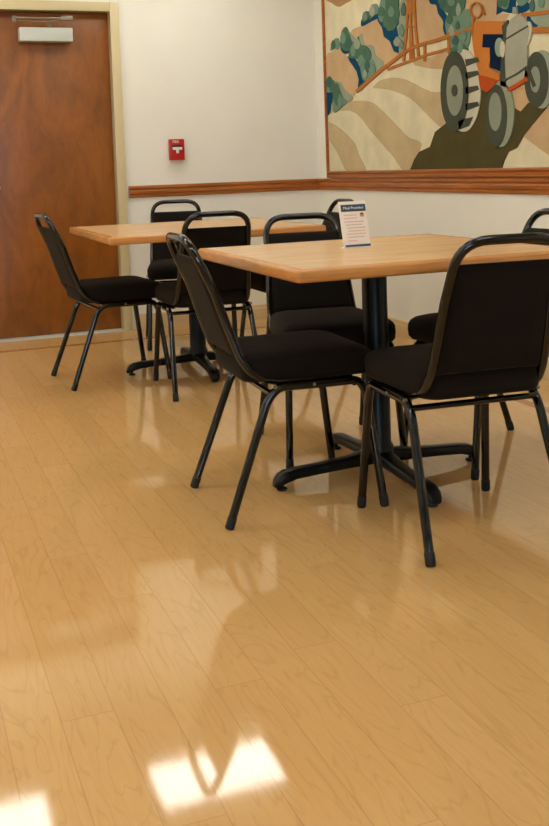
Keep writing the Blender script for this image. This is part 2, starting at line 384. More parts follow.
# outlines of the wall hanging's pieces in metres along and up the wall: part, colour, layer, smoothing, outline
MURAL = [
 ('hill','brown',1,1,[(0.045,1.172),(0.169,1.113),(0.276,1.073),(0.382,1.079),(0.486,1.087),(0.617,1.137),(0.306,1.28),(0.021,1.294)]),
 ('hill','tan',1,1,[(0.046,0.765),(0.162,0.804),(0.242,0.827),(0.302,0.8),(0.359,0.756),(0.403,0.732),(0.443,0.684),(0.497,0.623),(0.538,0.588),(0.521,0.54),(0.505,0.517),(0.43,0.485),(0.338,0.454),(0.213,0.436),(0.035,0.422)]),
 ('hill','tan',1,1,[(0.428,0.885),(0.602,0.91),(0.74,0.921),(0.806,0.917),(0.88,0.848),(0.953,0.792),(0.999,0.729),(1.07,0.675),(0.931,0.633),(0.718,0.572),(0.519,0.515),(0.445,0.709)]),
 ('hill','tan',1,0,[(1.233,1.074),(1.504,1.025),(1.538,0.863),(1.577,0.815),(1.574,0.764),(1.603,0.719),(1.602,0.698),(1.36,0.702),(1.142,0.679),(1.195,0.805)]),
 ('hill','tan',1,0,[(1.209,0.638),(1.421,0.625),(1.589,0.643),(1.597,0.595),(1.564,0.547),(1.418,0.567),(1.253,0.6)]),
 ('hill','tan',1,0,[(1.772,1.001),(2.084,0.943),(2.069,0.762),(2.16,0.743),(2.117,0.698),(1.79,0.744)]),
 ('hill','tan',1,1,[(2.404,0.27),(2.543,0.318),(2.81,0.319),(3.048,0.281),(3.042,-0.071),(2.739,-0.023),(2.458,0.076),(2.316,0.143),(2.255,0.177),(2.319,0.211)]),
 ('hill','tan',1,1,[(2.123,0.387),(2.285,0.392),(2.321,0.307),(2.258,0.274),(2.169,0.289)]),
 ('hill','tan',1,0,[(2.492,0.545),(2.815,0.544),(3.05,0.436),(3.048,0.32),(2.545,0.37),(2.467,0.412)]),
 ('field_stripe','sand',1,1,[(0.03,0.349),(0.126,0.337),(0.265,0.291),(0.382,0.235),(0.454,0.195),(0.507,0.124),(0.599,0.017),(0.337,0.019),(0.235,0.098),(0.162,0.165),(0.07,0.227),(0.023,0.262)]),
 ('field_stripe','sand',1,1,[(0.212,0.417),(0.338,0.454),(0.501,0.461),(0.709,0.434),(0.876,0.358),(1.011,0.286),(1.151,0.211),(1.288,0.178),(1.274,0.124),(1.188,0.013),(1.093,0.014),(0.975,0.096),(0.827,0.183),(0.671,0.273),(0.537,0.36),(0.394,0.406)]),
 ('field_stripe','sand',1,1,[(0.728,0.523),(0.823,0.556),(0.977,0.559),(1.134,0.534),(1.248,0.496),(1.412,0.444),(1.538,0.423),(1.575,0.326),(1.592,0.262),(1.509,0.251),(1.405,0.304),(1.32,0.353),(1.175,0.429),(0.972,0.485),(0.82,0.509)]),
 ('tree','blue',2,1,[(0.291,0.865),(0.35,0.832),(0.406,0.788),(0.39,0.765),(0.33,0.772),(0.287,0.808)]),
 ('tree','blue',2,0,[(0.389,0.746),(0.477,0.742),(0.531,0.693),(0.571,0.646),(0.638,0.603),(0.664,0.576),(0.592,0.552),(0.52,0.528),(0.538,0.588),(0.513,0.64),(0.458,0.682),(0.416,0.712)]),
 ('tree','blue',2,1,[(0.602,0.904),(0.605,0.946),(0.672,0.925),(0.808,0.952),(0.846,0.923),(0.74,0.915)]),
 ('tree','blue',2,0,[(0.821,0.95),(0.898,0.927),(0.951,0.965),(1.021,0.897),(1.054,0.836),(1.075,0.776),(1.07,0.687),(1.01,0.705),(0.964,0.768),(0.89,0.806),(0.868,0.862),(0.819,0.904)]),
 ('tree','blue',2,1,[(1.417,0.977),(1.542,0.955),(1.549,0.871),(1.588,0.834),(1.607,0.801),(1.614,0.748),(1.593,0.715),(1.564,0.755),(1.566,0.796),(1.516,0.845),(1.498,0.89),(1.435,0.91)]),
 ('tree','blue',2,1,[(0.045,0.547),(0.158,0.544),(0.171,0.504),(0.12,0.469),(0.1,0.418),(0.041,0.395),(0.037,0.448)]),
 ('tree','blue',2,0,[(2.06,0.754),(2.073,0.874),(2.22,0.849),(2.217,0.739),(2.16,0.748),(2.111,0.765)]),
 ('tree','blue',2,1,[(2.217,0.739),(2.234,0.773),(2.305,0.776),(2.335,0.749),(2.304,0.735),(2.257,0.733)]),
 ('tree','blue',2,1,[(2.303,0.713),(2.341,0.698),(2.386,0.669),(2.37,0.654),(2.317,0.67)]),
 ('tree','pale',2,1,[(0.4,0.901),(0.457,0.875),(0.527,0.841),(0.599,0.862),(0.636,0.791),(0.744,0.772),(0.78,0.708),(0.881,0.656),(0.826,0.609),(0.719,0.595),(0.641,0.651),(0.505,0.727),(0.423,0.817)]),
 ('tree','pale',2,1,[(0.257,0.601),(0.329,0.543),(0.444,0.484),(0.368,0.458),(0.279,0.483)]),
 ('tree','pale',2,1,[(1.041,0.815),(1.071,0.923),(1.148,1.012),(1.204,0.969),(1.175,0.863),(1.145,0.734),(1.082,0.674),(1.049,0.735)]),
 ('tree','pale',2,1,[(2.304,0.762),(2.411,0.781),(2.819,0.738),(2.817,0.665),(2.475,0.714),(2.334,0.726)]),
 ('tree','pale',2,1,[(2.334,0.708),(2.496,0.693),(2.817,0.653),(2.816,0.6),(2.495,0.637),(2.393,0.655)]),
 ('tree','sage',3,1,[(0.131,0.814),(0.167,0.868),(0.246,0.88),(0.274,0.842),(0.256,0.806),(0.195,0.819)]),
 ('tree','sage',3,1,[(0.053,0.645),(0.148,0.617),(0.241,0.596),(0.268,0.548),(0.31,0.494),(0.369,0.464),(0.291,0.438),(0.164,0.407),(0.136,0.468),(0.158,0.538),(0.046,0.553)]),
 ('tree','sage',3,1,[(0.56,0.696),(0.646,0.723),(0.739,0.689),(0.776,0.649),(0.774,0.614),(0.692,0.586),(0.608,0.575),(0.571,0.646)]),
 ('tree','sage',3,1,[(0.716,0.96),(0.732,0.999),(0.799,1.009),(0.836,0.971),(0.808,0.946)]),
 ('tree','sage',3,1,[(0.833,0.925),(0.85,0.992),(0.905,1.053),(0.967,1.031),(0.936,0.933),(0.87,0.89)]),
 ('tree','sage',3,1,[(1.597,0.802),(1.697,0.818),(1.812,0.82),(1.837,0.747),(1.794,0.624),(1.65,0.641),(1.603,0.719)]),
 ('tree','sage',3,1,[(2.073,0.874),(2.172,0.857),(2.161,0.776),(2.12,0.773),(2.079,0.807)]),
 ('tree','sage',3,1,[(2.22,0.849),(2.353,0.826),(2.305,0.771),(2.242,0.772)]),
 ('tree','green',4,1,[(0.304,0.825),(0.309,0.901),(0.372,0.933),(0.414,0.893),(0.454,0.832),(0.421,0.78),(0.347,0.789)]),
 ('tree','green',4,1,[(0.42,0.774),(0.439,0.834),(0.51,0.813),(0.556,0.85),(0.581,0.798),(0.663,0.776),(0.715,0.739),(0.699,0.705),(0.616,0.696),(0.504,0.721),(0.418,0.737)]),
 ('tree','green',4,1,[(0.16,0.57),(0.225,0.591),(0.267,0.536),(0.295,0.495),(0.214,0.449),(0.155,0.506)]),
 ('tree','green',4,1,[(0.618,0.932),(0.635,0.978),(0.69,0.982),(0.728,0.946),(0.659,0.926)]),
 ('tree','green',4,1,[(0.925,0.957),(0.955,1.044),(1.077,1.024),(1.085,0.944),(1.094,0.898),(1.042,0.832),(0.968,0.831),(0.934,0.898)]),
 ('tree','green',4,1,[(1.532,0.957),(1.778,0.925),(1.774,0.826),(1.696,0.803),(1.618,0.83),(1.549,0.871)]),
 ('tree','green',4,1,[(1.609,0.625),(1.69,0.656),(1.767,0.652),(1.803,0.613),(1.726,0.591)]),
 ('tractor_shadow','olive',2,0,[(1.164,0.013),(1.214,0.08),(1.274,0.124),(1.397,0.148),(1.455,0.226),(1.551,0.259),(1.634,0.291),(1.811,0.352),(1.951,0.42),(2.08,0.352),(2.242,0.285),(2.306,0.322),(2.442,0.29),(2.404,0.266),(2.319,0.211),(2.262,0.172),(2.205,0.119),(2.138,0.102),(2.103,0.064),(2.076,0.007)]),
 ('fence','rust',4,0,[(0.519,0.508),(0.649,0.546),(0.746,0.574),(0.865,0.609),(0.993,0.637),(1.116,0.669),(1.232,0.691),(1.375,0.697),(1.504,0.697),(1.628,0.705),(1.736,0.709),(1.849,0.713),(1.841,0.73),(1.727,0.725),(1.618,0.722),(1.495,0.715),(1.366,0.715),(1.217,0.708),(1.095,0.686),(0.97,0.654),(0.841,0.627),(0.718,0.591),(0.62,0.563),(0.49,0.525)]),
 ('fence','rust',4,0,[(0.935,0.603),(1.059,0.613),(1.225,0.624),(1.317,0.63),(1.404,0.636),(1.531,0.638),(1.624,0.643),(1.616,0.656),(1.524,0.652),(1.397,0.651),(1.307,0.644),(1.216,0.638),(1.049,0.628),(0.924,0.618)]),
 ('fence','rust',5,0,[(1.611,0.733),(1.609,0.625),(1.635,0.622),(1.637,0.73)]),
 ('fence','rust',5,0,[(1.36,0.707),(1.355,0.611),(1.377,0.608),(1.382,0.705)]),
 ('fence','rust',4,0,[(2.265,0.714),(2.476,0.696),(2.818,0.657),(2.817,0.673),(2.474,0.714),(2.263,0.732)]),
 ('fence','rust',4,0,[(2.339,0.631),(2.473,0.613),(2.816,0.572),(2.815,0.596),(2.473,0.64),(2.34,0.658)]),
 ('windmill_tower','rust',5,0,[(1.205,1.189),(1.187,0.972),(1.161,0.81),(1.116,0.637),(1.139,0.634),(1.184,0.806),(1.21,0.968),(1.227,1.184)]),
 ('windmill_tower','rust',5,0,[(1.256,1.178),(1.255,0.961),(1.264,0.806),(1.29,0.639),(1.312,0.638),(1.287,0.804),(1.278,0.957),(1.278,1.174)]),
 ('windmill_tower','rust',5,0,[(1.233,1.183),(1.213,0.858),(1.198,0.639),(1.221,0.636),(1.236,0.854),(1.256,1.178)]),
 ('windmill_tower','rust',5,0,[(1.218,1.186),(1.212,0.858),(1.235,0.634),(1.253,0.633),(1.23,0.856),(1.236,1.182)]),
 ('windmill_tower','rust',5,0,[(1.162,0.816),(1.288,0.805),(1.286,0.813),(1.161,0.826)]),
 ('windmill_tower','rust',5,0,[(1.134,0.685),(1.296,0.693),(1.289,0.705),(1.126,0.697)]),
 ('windmill_tower','rust',4,0,[(1.216,1.186),(1.272,1.175),(1.274,0.882),(1.182,0.884)]),
 ('tread','bone',5,1,[(1.915,0.408),(1.905,0.347),(1.881,0.292),(1.844,0.248),(1.799,0.221),(1.748,0.214),(1.698,0.226),(1.653,0.258),(1.617,0.307),(1.595,0.368),(1.59,0.435),(1.601,0.5),(1.628,0.556),(1.668,0.599),(1.715,0.623),(1.766,0.627),(1.815,0.611),(1.858,0.577),(1.89,0.529),(1.91,0.471)]),
 ('tire','dark',6,1,[(1.809,0.414),(1.8,0.353),(1.779,0.298),(1.748,0.255),(1.709,0.228),(1.666,0.22),(1.623,0.232),(1.585,0.263),(1.555,0.311),(1.538,0.371),(1.534,0.437),(1.544,0.501),(1.567,0.557),(1.6,0.599),(1.641,0.624),(1.684,0.629),(1.725,0.614),(1.761,0.582),(1.789,0.534),(1.805,0.477)]),
 ('rim','grey',7,1,[(1.759,0.421),(1.754,0.382),(1.741,0.348),(1.722,0.321),(1.699,0.304),(1.674,0.299),(1.649,0.307),(1.627,0.327),(1.61,0.357),(1.6,0.394),(1.598,0.434),(1.604,0.474),(1.617,0.509),(1.637,0.535),(1.66,0.551),(1.685,0.555),(1.71,0.546),(1.731,0.526),(1.747,0.496),(1.757,0.46)]),
 ('hub','dark',8,1,[(1.709,0.425),(1.704,0.41),(1.693,0.4),(1.678,0.397),(1.664,0.402),(1.653,0.414),(1.65,0.43),(1.655,0.445),(1.666,0.455),(1.681,0.458),(1.696,0.453),(1.706,0.441)]),
 ('tread_lug','dark',6,0,[(1.783,0.575),(1.899,0.572),(1.912,0.551),(1.791,0.539)]),
 ('tread_lug','dark',6,0,[(1.78,0.51),(1.896,0.508),(1.909,0.487),(1.788,0.474)]),
 ('tread_lug','dark',6,0,[(1.777,0.435),(1.893,0.435),(1.906,0.414),(1.785,0.399)]),
 ('tread_lug','dark',6,0,[(1.774,0.354),(1.89,0.356),(1.903,0.335),(1.782,0.318)]),
 ('tread_lug','dark',6,0,[(1.702,0.272),(1.846,0.284),(1.807,0.241),(1.71,0.225)]),
 ('tractor_body','orange',5,0,[(1.855,0.745),(1.883,0.751),(2.126,0.716),(2.124,0.655),(1.952,0.678),(1.941,0.616),(2.003,0.609),(2.009,0.55),(1.99,0.514),(2.084,0.475),(2.083,0.447),(1.969,0.409),(1.907,0.434),(1.883,0.515),(1.859,0.616),(1.844,0.687)]),
 ('tractor_body','redorange',6,0,[(1.9,0.488),(1.997,0.465),(2.083,0.442),(1.977,0.394),(1.915,0.418)]),
 ('window','navy',6,0,[(1.952,0.678),(2.124,0.655),(2.113,0.595),(2.093,0.484),(2.008,0.512),(2.007,0.606),(1.941,0.616)]),
 ('steering_wheel','rust',7,2,[(1.951,0.794),(1.946,0.779),(1.933,0.768),(1.914,0.762),(1.893,0.762),(1.871,0.769),(1.852,0.78),(1.84,0.795),(1.837,0.812),(1.842,0.826),(1.855,0.838),(1.874,0.843),(1.896,0.843),(1.917,0.836),(1.935,0.825),(1.947,0.81)],[(1.94,0.796),(1.936,0.783),(1.926,0.774),(1.911,0.768),(1.893,0.768),(1.875,0.774),(1.86,0.783),(1.851,0.796),(1.848,0.81),(1.852,0.823),(1.862,0.832),(1.878,0.837),(1.896,0.837),(1.913,0.832),(1.928,0.822),(1.937,0.809)]),
 ('steering_wheel','rust',7,0,[(1.863,0.774),(1.853,0.736),(1.846,0.687),(1.86,0.685),(1.866,0.733),(1.877,0.771)]),
 ('steering_wheel','rust',7,0,[(1.934,0.82),(1.959,0.768),(1.971,0.768),(1.946,0.82)]),
 ('grille_side','dark',6,0,[(2.113,0.694),(2.159,0.716),(2.164,0.622),(2.14,0.404),(2.09,0.418),(2.095,0.541),(2.123,0.622)]),
 ('grille','silver',7,0,[(2.148,0.624),(2.158,0.683),(2.192,0.715),(2.241,0.729),(2.287,0.715),(2.317,0.679),(2.332,0.641),(2.314,0.585),(2.311,0.485),(2.141,0.437),(2.136,0.536)]),
 ('grille_band','dark',8,0,[(2.151,0.625),(2.233,0.642),(2.327,0.661),(2.322,0.668),(2.227,0.649),(2.145,0.632)]),
 ('grille_band','dark',8,0,[(2.144,0.438),(2.227,0.454),(2.315,0.482),(2.308,0.488),(2.221,0.461),(2.139,0.445)]),
 ('exhaust','pale',8,0,[(2.205,0.737),(2.21,0.768),(2.234,0.764),(2.241,0.731)]),
 ('headlight','sage2',8,1,[(2.128,0.594),(2.123,0.575),(2.113,0.56),(2.099,0.553),(2.083,0.555),(2.069,0.565),(2.06,0.582),(2.057,0.602),(2.061,0.621),(2.072,0.636),(2.086,0.642),(2.102,0.64),(2.116,0.63),(2.125,0.613)]),
 ('headlight','bone',9,1,[(2.143,0.582),(2.139,0.564),(2.131,0.551),(2.12,0.547),(2.109,0.554),(2.102,0.568),(2.1,0.587),(2.103,0.606),(2.112,0.619),(2.123,0.622),(2.133,0.616),(2.141,0.601)]),
 ('headlight','bone',6,1,[(2.318,0.684),(2.347,0.657),(2.338,0.613),(2.306,0.577)]),
 ('axle','silver',6,0,[(2.141,0.437),(2.304,0.482),(2.333,0.442),(2.148,0.389)]),
 ('axle','redorange',7,0,[(2.148,0.399),(2.31,0.44),(2.317,0.421),(2.156,0.382)]),
 ('tread','pale',5,1,[(2.503,0.409),(2.498,0.37),(2.485,0.335),(2.465,0.309),(2.44,0.292),(2.412,0.288),(2.384,0.296),(2.36,0.316),(2.34,0.346),(2.328,0.384),(2.325,0.425),(2.331,0.465),(2.345,0.5),(2.366,0.527),(2.392,0.542),(2.419,0.545),(2.446,0.536),(2.47,0.515),(2.489,0.485),(2.5,0.448)]),
 ('tire','dark',6,1,[(2.467,0.412),(2.462,0.375),(2.448,0.342),(2.428,0.317),(2.403,0.301),(2.375,0.297),(2.347,0.305),(2.322,0.324),(2.302,0.353),(2.29,0.389),(2.286,0.429),(2.292,0.467),(2.306,0.5),(2.328,0.525),(2.354,0.54),(2.382,0.543),(2.409,0.534),(2.434,0.514),(2.452,0.485),(2.464,0.45)]),
 ('rim','grey',7,1,[(2.408,0.417),(2.404,0.393),(2.393,0.373),(2.378,0.363),(2.361,0.365),(2.346,0.377),(2.336,0.398),(2.333,0.424),(2.337,0.449),(2.348,0.469),(2.364,0.478),(2.381,0.477),(2.396,0.464),(2.405,0.443)]),
 ('axle','dark',8,0,[(2.303,0.477),(2.327,0.484),(2.378,0.393),(2.355,0.386)]),
 ('tread','pale',6,1,[(2.198,0.278),(2.191,0.231),(2.174,0.188),(2.149,0.155),(2.119,0.134),(2.084,0.127),(2.05,0.136),(2.02,0.159),(1.996,0.196),(1.981,0.241),(1.978,0.291),(1.985,0.34),(2.003,0.384),(2.029,0.417),(2.061,0.437),(2.095,0.441),(2.129,0.431),(2.158,0.406),(2.18,0.37),(2.194,0.326)]),
 ('tire','dark',7,1,[(2.144,0.272),(2.138,0.227),(2.124,0.186),(2.104,0.155),(2.078,0.134),(2.05,0.128),(2.022,0.136),(1.998,0.158),(1.978,0.193),(1.967,0.235),(1.964,0.282),(1.97,0.329),(1.985,0.37),(2.007,0.401),(2.033,0.42),(2.061,0.425),(2.088,0.416),(2.112,0.393),(2.13,0.359),(2.141,0.317)]),
 ('rim','grey',8,1,[(2.101,0.293),(2.098,0.266),(2.089,0.241),(2.077,0.221),(2.061,0.209),(2.044,0.205),(2.028,0.211),(2.013,0.224),(2.001,0.245),(1.995,0.271),(1.993,0.3),(1.997,0.328),(2.005,0.353),(2.018,0.373),(2.034,0.385),(2.051,0.388),(2.067,0.382),(2.082,0.368),(2.093,0.347),(2.1,0.321)]),
 ('foliage_tuft','green',5,1,[(0.183,0.874),(0.208,0.854),(0.213,0.835),(0.192,0.818),(0.159,0.825),(0.148,0.848),(0.162,0.863)]),
 ('foliage_tuft','sage',5,1,[(0.34,0.909),(0.372,0.882),(0.378,0.855),(0.352,0.832),(0.31,0.841),(0.295,0.874),(0.314,0.894)]),
 ('foliage_tuft','moss',5,1,[(0.411,0.855),(0.451,0.832),(0.46,0.81),(0.428,0.793),(0.376,0.802),(0.357,0.829),(0.379,0.844)]),
 ('foliage_tuft','sage',5,1,[(0.482,0.82),(0.508,0.792),(0.514,0.763),(0.491,0.737),(0.455,0.745),(0.444,0.779),(0.459,0.802)]),
 ('foliage_tuft','pale',5,1,[(0.541,0.842),(0.575,0.818),(0.583,0.794),(0.554,0.774),(0.51,0.783),(0.494,0.811),(0.513,0.829)]),
 ('foliage_tuft','green',5,1,[(0.622,0.788),(0.644,0.77),(0.649,0.752),(0.63,0.736),(0.601,0.742),(0.591,0.764),(0.604,0.777)]),
 ('foliage_tuft','green',5,1,[(0.689,0.76),(0.718,0.736),(0.724,0.71),(0.7,0.687),(0.662,0.695),(0.648,0.725),(0.665,0.745)]),
 ('foliage_tuft','sage',5,1,[(0.591,0.734),(0.628,0.713),(0.637,0.691),(0.606,0.674),(0.557,0.682),(0.539,0.708),(0.56,0.723)]),
 ('foliage_tuft','moss',5,1,[(0.672,0.7),(0.697,0.673),(0.701,0.645),(0.68,0.62),(0.647,0.627),(0.635,0.66),(0.65,0.682)]),
 ('foliage_tuft','sage',5,1,[(0.737,0.662),(0.769,0.639),(0.776,0.616),(0.75,0.596),(0.708,0.603),(0.692,0.631),(0.711,0.648)]),
 ('foliage_tuft','pale',5,1,[(0.64,0.64),(0.662,0.623),(0.667,0.605),(0.648,0.589),(0.62,0.594),(0.609,0.615),(0.622,0.63)]),
 ('foliage_tuft','green',5,1,[(0.148,0.623),(0.182,0.597),(0.189,0.569),(0.16,0.544),(0.116,0.552),(0.1,0.585),(0.12,0.606)]),
 ('foliage_tuft','green',5,1,[(0.223,0.564),(0.265,0.542),(0.274,0.52),(0.24,0.501),(0.186,0.508),(0.165,0.534),(0.189,0.551)]),
 ('foliage_tuft','sage',5,1,[(0.266,0.52),(0.294,0.493),(0.3,0.463),(0.275,0.435),(0.238,0.442),(0.225,0.477),(0.242,0.501)]),
 ('foliage_tuft','moss',5,1,[(0.102,0.65),(0.141,0.625),(0.149,0.6),(0.117,0.578),(0.066,0.586),(0.048,0.616),(0.07,0.635)]),
 ('foliage_tuft','sage',5,1,[(0.662,0.981),(0.684,0.963),(0.689,0.945),(0.671,0.93),(0.642,0.936),(0.632,0.958),(0.644,0.971)]),
 ('foliage_tuft','pale',5,1,[(0.759,1.012),(0.787,0.987),(0.793,0.961),(0.77,0.94),(0.733,0.949),(0.72,0.98),(0.736,0.998)]),
 ('foliage_tuft','green',5,1,[(0.875,0.981),(0.91,0.959),(0.917,0.939),(0.89,0.923),(0.845,0.933),(0.828,0.958),(0.848,0.972)]),
 ('foliage_tuft','green',5,1,[(0.923,0.932),(0.947,0.906),(0.951,0.879),(0.931,0.855),(0.901,0.863),(0.89,0.895),(0.904,0.916)]),
 ('foliage_tuft','sage',5,1,[(1.0,0.965),(1.03,0.942),(1.037,0.92),(1.012,0.902),(0.974,0.911),(0.96,0.937),(0.976,0.953)]),
 ('foliage_tuft','moss',5,1,[(1.058,0.893),(1.077,0.876),(1.081,0.859),(1.065,0.844),(1.04,0.85),(1.031,0.871),(1.042,0.883)]),
 ('foliage_tuft','sage',5,1,[(1.115,0.844),(1.14,0.821),(1.146,0.796),(1.125,0.776),(1.092,0.783),(1.08,0.812),(1.094,0.83)]),
 ('foliage_tuft','pale',5,1,[(1.063,0.783),(1.096,0.762),(1.103,0.742),(1.077,0.727),(1.035,0.734),(1.019,0.758),(1.037,0.772)]),
 ('foliage_tuft','green',5,1,[(1.145,0.96),(1.167,0.935),(1.171,0.908),(1.153,0.886),(1.124,0.893),(1.114,0.924),(1.127,0.945)]),
 ('foliage_tuft','green',5,1,[(0.971,0.89),(1.001,0.867),(1.008,0.844),(0.983,0.826),(0.944,0.835),(0.93,0.861),(0.947,0.878)]),
 ('foliage_tuft','sage',5,1,[(1.11,0.756),(1.129,0.74),(1.133,0.723),(1.117,0.708),(1.093,0.714),(1.084,0.734),(1.095,0.746)]),
 ('foliage_tuft','moss',5,1,[(1.571,0.92),(1.593,0.897),(1.598,0.875),(1.58,0.856),(1.552,0.864),(1.541,0.89),(1.554,0.907)]),
 ('foliage_tuft','sage',5,1,[(1.661,0.909),(1.688,0.89),(1.694,0.872),(1.673,0.858),(1.639,0.866),(1.626,0.888),(1.64,0.9)]),
 ('foliage_tuft','pale',5,1,[(1.728,0.866),(1.746,0.844),(1.75,0.82),(1.735,0.799),(1.711,0.806),(1.703,0.834),(1.713,0.852)]),
 ('foliage_tuft','green',5,1,[(1.638,0.829),(1.662,0.809),(1.668,0.789),(1.648,0.772),(1.617,0.779),(1.605,0.803),(1.619,0.818)]),
 ('foliage_tuft','green',5,1,[(1.714,0.776),(1.73,0.761),(1.734,0.746),(1.721,0.733),(1.701,0.737),(1.693,0.755),(1.702,0.767)]),
 ('foliage_tuft','sage',5,1,[(1.77,0.727),(1.791,0.706),(1.795,0.684),(1.778,0.666),(1.752,0.672),(1.742,0.697),(1.754,0.714)]),
 ('foliage_tuft','moss',5,1,[(1.692,0.706),(1.718,0.688),(1.724,0.67),(1.703,0.656),(1.669,0.662),(1.656,0.684),(1.671,0.696)]),
 ('foliage_tuft','sage',5,1,[(1.739,0.679),(1.757,0.656),(1.761,0.633),(1.746,0.611),(1.722,0.617),(1.714,0.645),(1.724,0.664)]),
 ('foliage_tuft','pale',5,1,[(1.655,0.765),(1.679,0.745),(1.684,0.725),(1.665,0.708),(1.634,0.715),(1.622,0.739),(1.636,0.754)]),
 ('foliage_tuft','green',5,1,[(2.096,0.824),(2.11,0.81),(2.113,0.796),(2.102,0.784),(2.084,0.789),(2.078,0.806),(2.085,0.816)]),
 ('foliage_tuft','green',5,1,[(2.138,0.835),(2.156,0.815),(2.16,0.795),(2.146,0.778),(2.123,0.784),(2.114,0.808),(2.124,0.824)]),
 ('foliage_tuft','sage',5,1,[(2.275,0.816),(2.296,0.799),(2.301,0.783),(2.284,0.771),(2.257,0.777),(2.247,0.797),(2.258,0.808)]),
 ('foliage_tuft','moss',5,1,[(2.351,0.784),(2.366,0.764),(2.369,0.743),(2.357,0.725),(2.338,0.73),(2.332,0.755),(2.34,0.772)]),
 ('foliage_tuft','sage',5,1,[(2.419,0.781),(2.437,0.764),(2.441,0.747),(2.427,0.732),(2.403,0.738),(2.395,0.759),(2.404,0.772)]),
]

# ------------------------------------------------------------------ ceiling lights (2 by 3 ft troffers)
def ceiling_light(x, y):
    t = empty('ceiling_light', (x, y, HC)); tag(t, 'recessed rectangular ceiling light with a white prismatic diffuser', 'ceiling light', 'ceiling lights in the grid')
    bm = nb()
    for a in ((-.49, .49, -.25, -.225), (-.49, .49, .225, .25), (-.49, -.465, -.225, .225), (.465, .49, -.225, .225)): box(bm, a[0], a[1], a[2], a[3], -.018, 0)
    obj('light_frame', bm, M['white'], t, smooth=False)
    obj('diffuser', B(-.465, .465, -.21, .21, -.012, -.006), M['lamp'], t, smooth=False)
    return t
def copy_tree(o, parent=None):
    c = o.copy(); COL.objects.link(c)
    if parent: c.parent = parent
    for ch in list(o.children): copy_tree(ch, c)
    return c
LX, LY = (1.735, .185, -1.365, -2.90), (5.62, 3.45, 1.28)
proto = ceiling_light(LX[0], LY[0])
for i, x in enumerate(LX):
    for j, y in enumerate(LY):
        if i or j: copy_tree(proto).location = (x, y, HC)

# ------------------------------------------------------------------ framed hooked-wool mural on the right wall
mu = empty('framed_mural', (XR, 6.235, .95)); tag(mu, 'large wood-framed wool wall hanging of a tractor on striped fields', 'wall hanging')
ML, MH = 2.95, 1.50
def mp(s, t, d): return Vector((-d, -s, t))     # along the wall, up, out of the wall
bm = nb(); loft(bm, [[mp(s, t, d) for s, t in ((.045, -.012), (ML, -.012), (ML, MH), (.045, MH))] for d in (.001, .012)])
obj('backing', bm, RM['cream'], mu, smooth=False)
def member(a, b, wd, hrz):
    # moulded frame member between two corners
    bm = nb(); pr = [(0, 0), (0, .022), (.15, .03), (.35, .03), (.45, .022), (.6, .022), (.75, .030), (.95, .028), (1, .02), (1, 0)]
    if hrz: loft(bm, [[mp(s, a[1] + wd * f, d) for f, d in pr] for s in (a[0], b[0])])
    else: loft(bm, [[mp(a[0] + wd * f, t, d) for f, d in pr] for t in (a[1], b[1])])
    return bm
fr = obj('picture_frame', member((.04, -.018), (ML + .005, 0), .045, True), M['trim'], mu, angle=25)
obj('frame_side', member((.036, -.018), (0, MH + .012), .013, False), M['trim'], fr, angle=25)
obj('frame_side', member((ML - .012, -.018), (0, MH + .012), .024, False), M['trim'], fr, angle=25)
obj('frame_top', member((.04, MH - .022), (ML + .005, 0), .034, True), M['trim'], fr, angle=25)
trac = None
SUB = {'tread', 'tire', 'rim', 'hub', 'tread_lug', 'window', 'steering_wheel', 'grille_side', 'grille', 'grille_band', 'exhaust', 'headlight', 'axle'}
def clampst(s, t): return (min(max(s, .046), ML - .006), min(max(t, .022), MH - .015))
items = []
for e in MURAL:
    name, colr, lay, sm, pts = e[:5]
    if name == 'tractor_body' and colr == 'orange': items.insert(0, e)
    else: items.append(e)
for e in items:
    name, colr, lay, sm, pts = e[:5]
    d0 = .0115; d1 = .012 + .0017 * lay + (len(mu.children) % 23) * 4e-5
    bm = nb()
    if sm == 2:
        n = len(pts); A = [[bm.verts.new(mp(s, t, d)) for s, t in lp] for lp, d in ((e[4], d0), (e[4], d1), (e[5], d1), (e[5], d0))]
        for q in range(4):
            a, b = A[q], A[(q + 1) % 4]
            for k in range(n): bm.faces.new((a[k], a[(k + 1) % n], b[(k + 1) % n], b[k]))
    else:
        P = [Vector((s, t, 0)) for s, t in pts]
        if sm == 1: P = catmull(P, 3, True)
        Q = []
        for p in P:
            s, t = clampst(p.x, p.y)
            if not Q or (abs(Q[-1][0] - s) + abs(Q[-1][1] - t)) > 1e-4: Q.append((s, t))
        if len(Q) > 2 and (abs(Q[0][0] - Q[-1][0]) + abs(Q[0][1] - Q[-1][1])) < 1e-4: Q.pop()
        if len(Q) < 3: continue
        poly_prism(bm, [mp(s, t, d0) for s, t in Q], Vector((-(d1 - d0), 0, 0)))
    par = trac if (name in SUB and trac) else mu
    nm = {'tractor_body': 'tractor'}.get(name, name)
    if nm == 'tractor' and trac: nm, par = 'body_panel', trac
    o = obj(nm, bm, RM[colr], par, smooth=False)
    if nm == 'tractor': trac = o; o['label'] = 'orange wool tractor body'

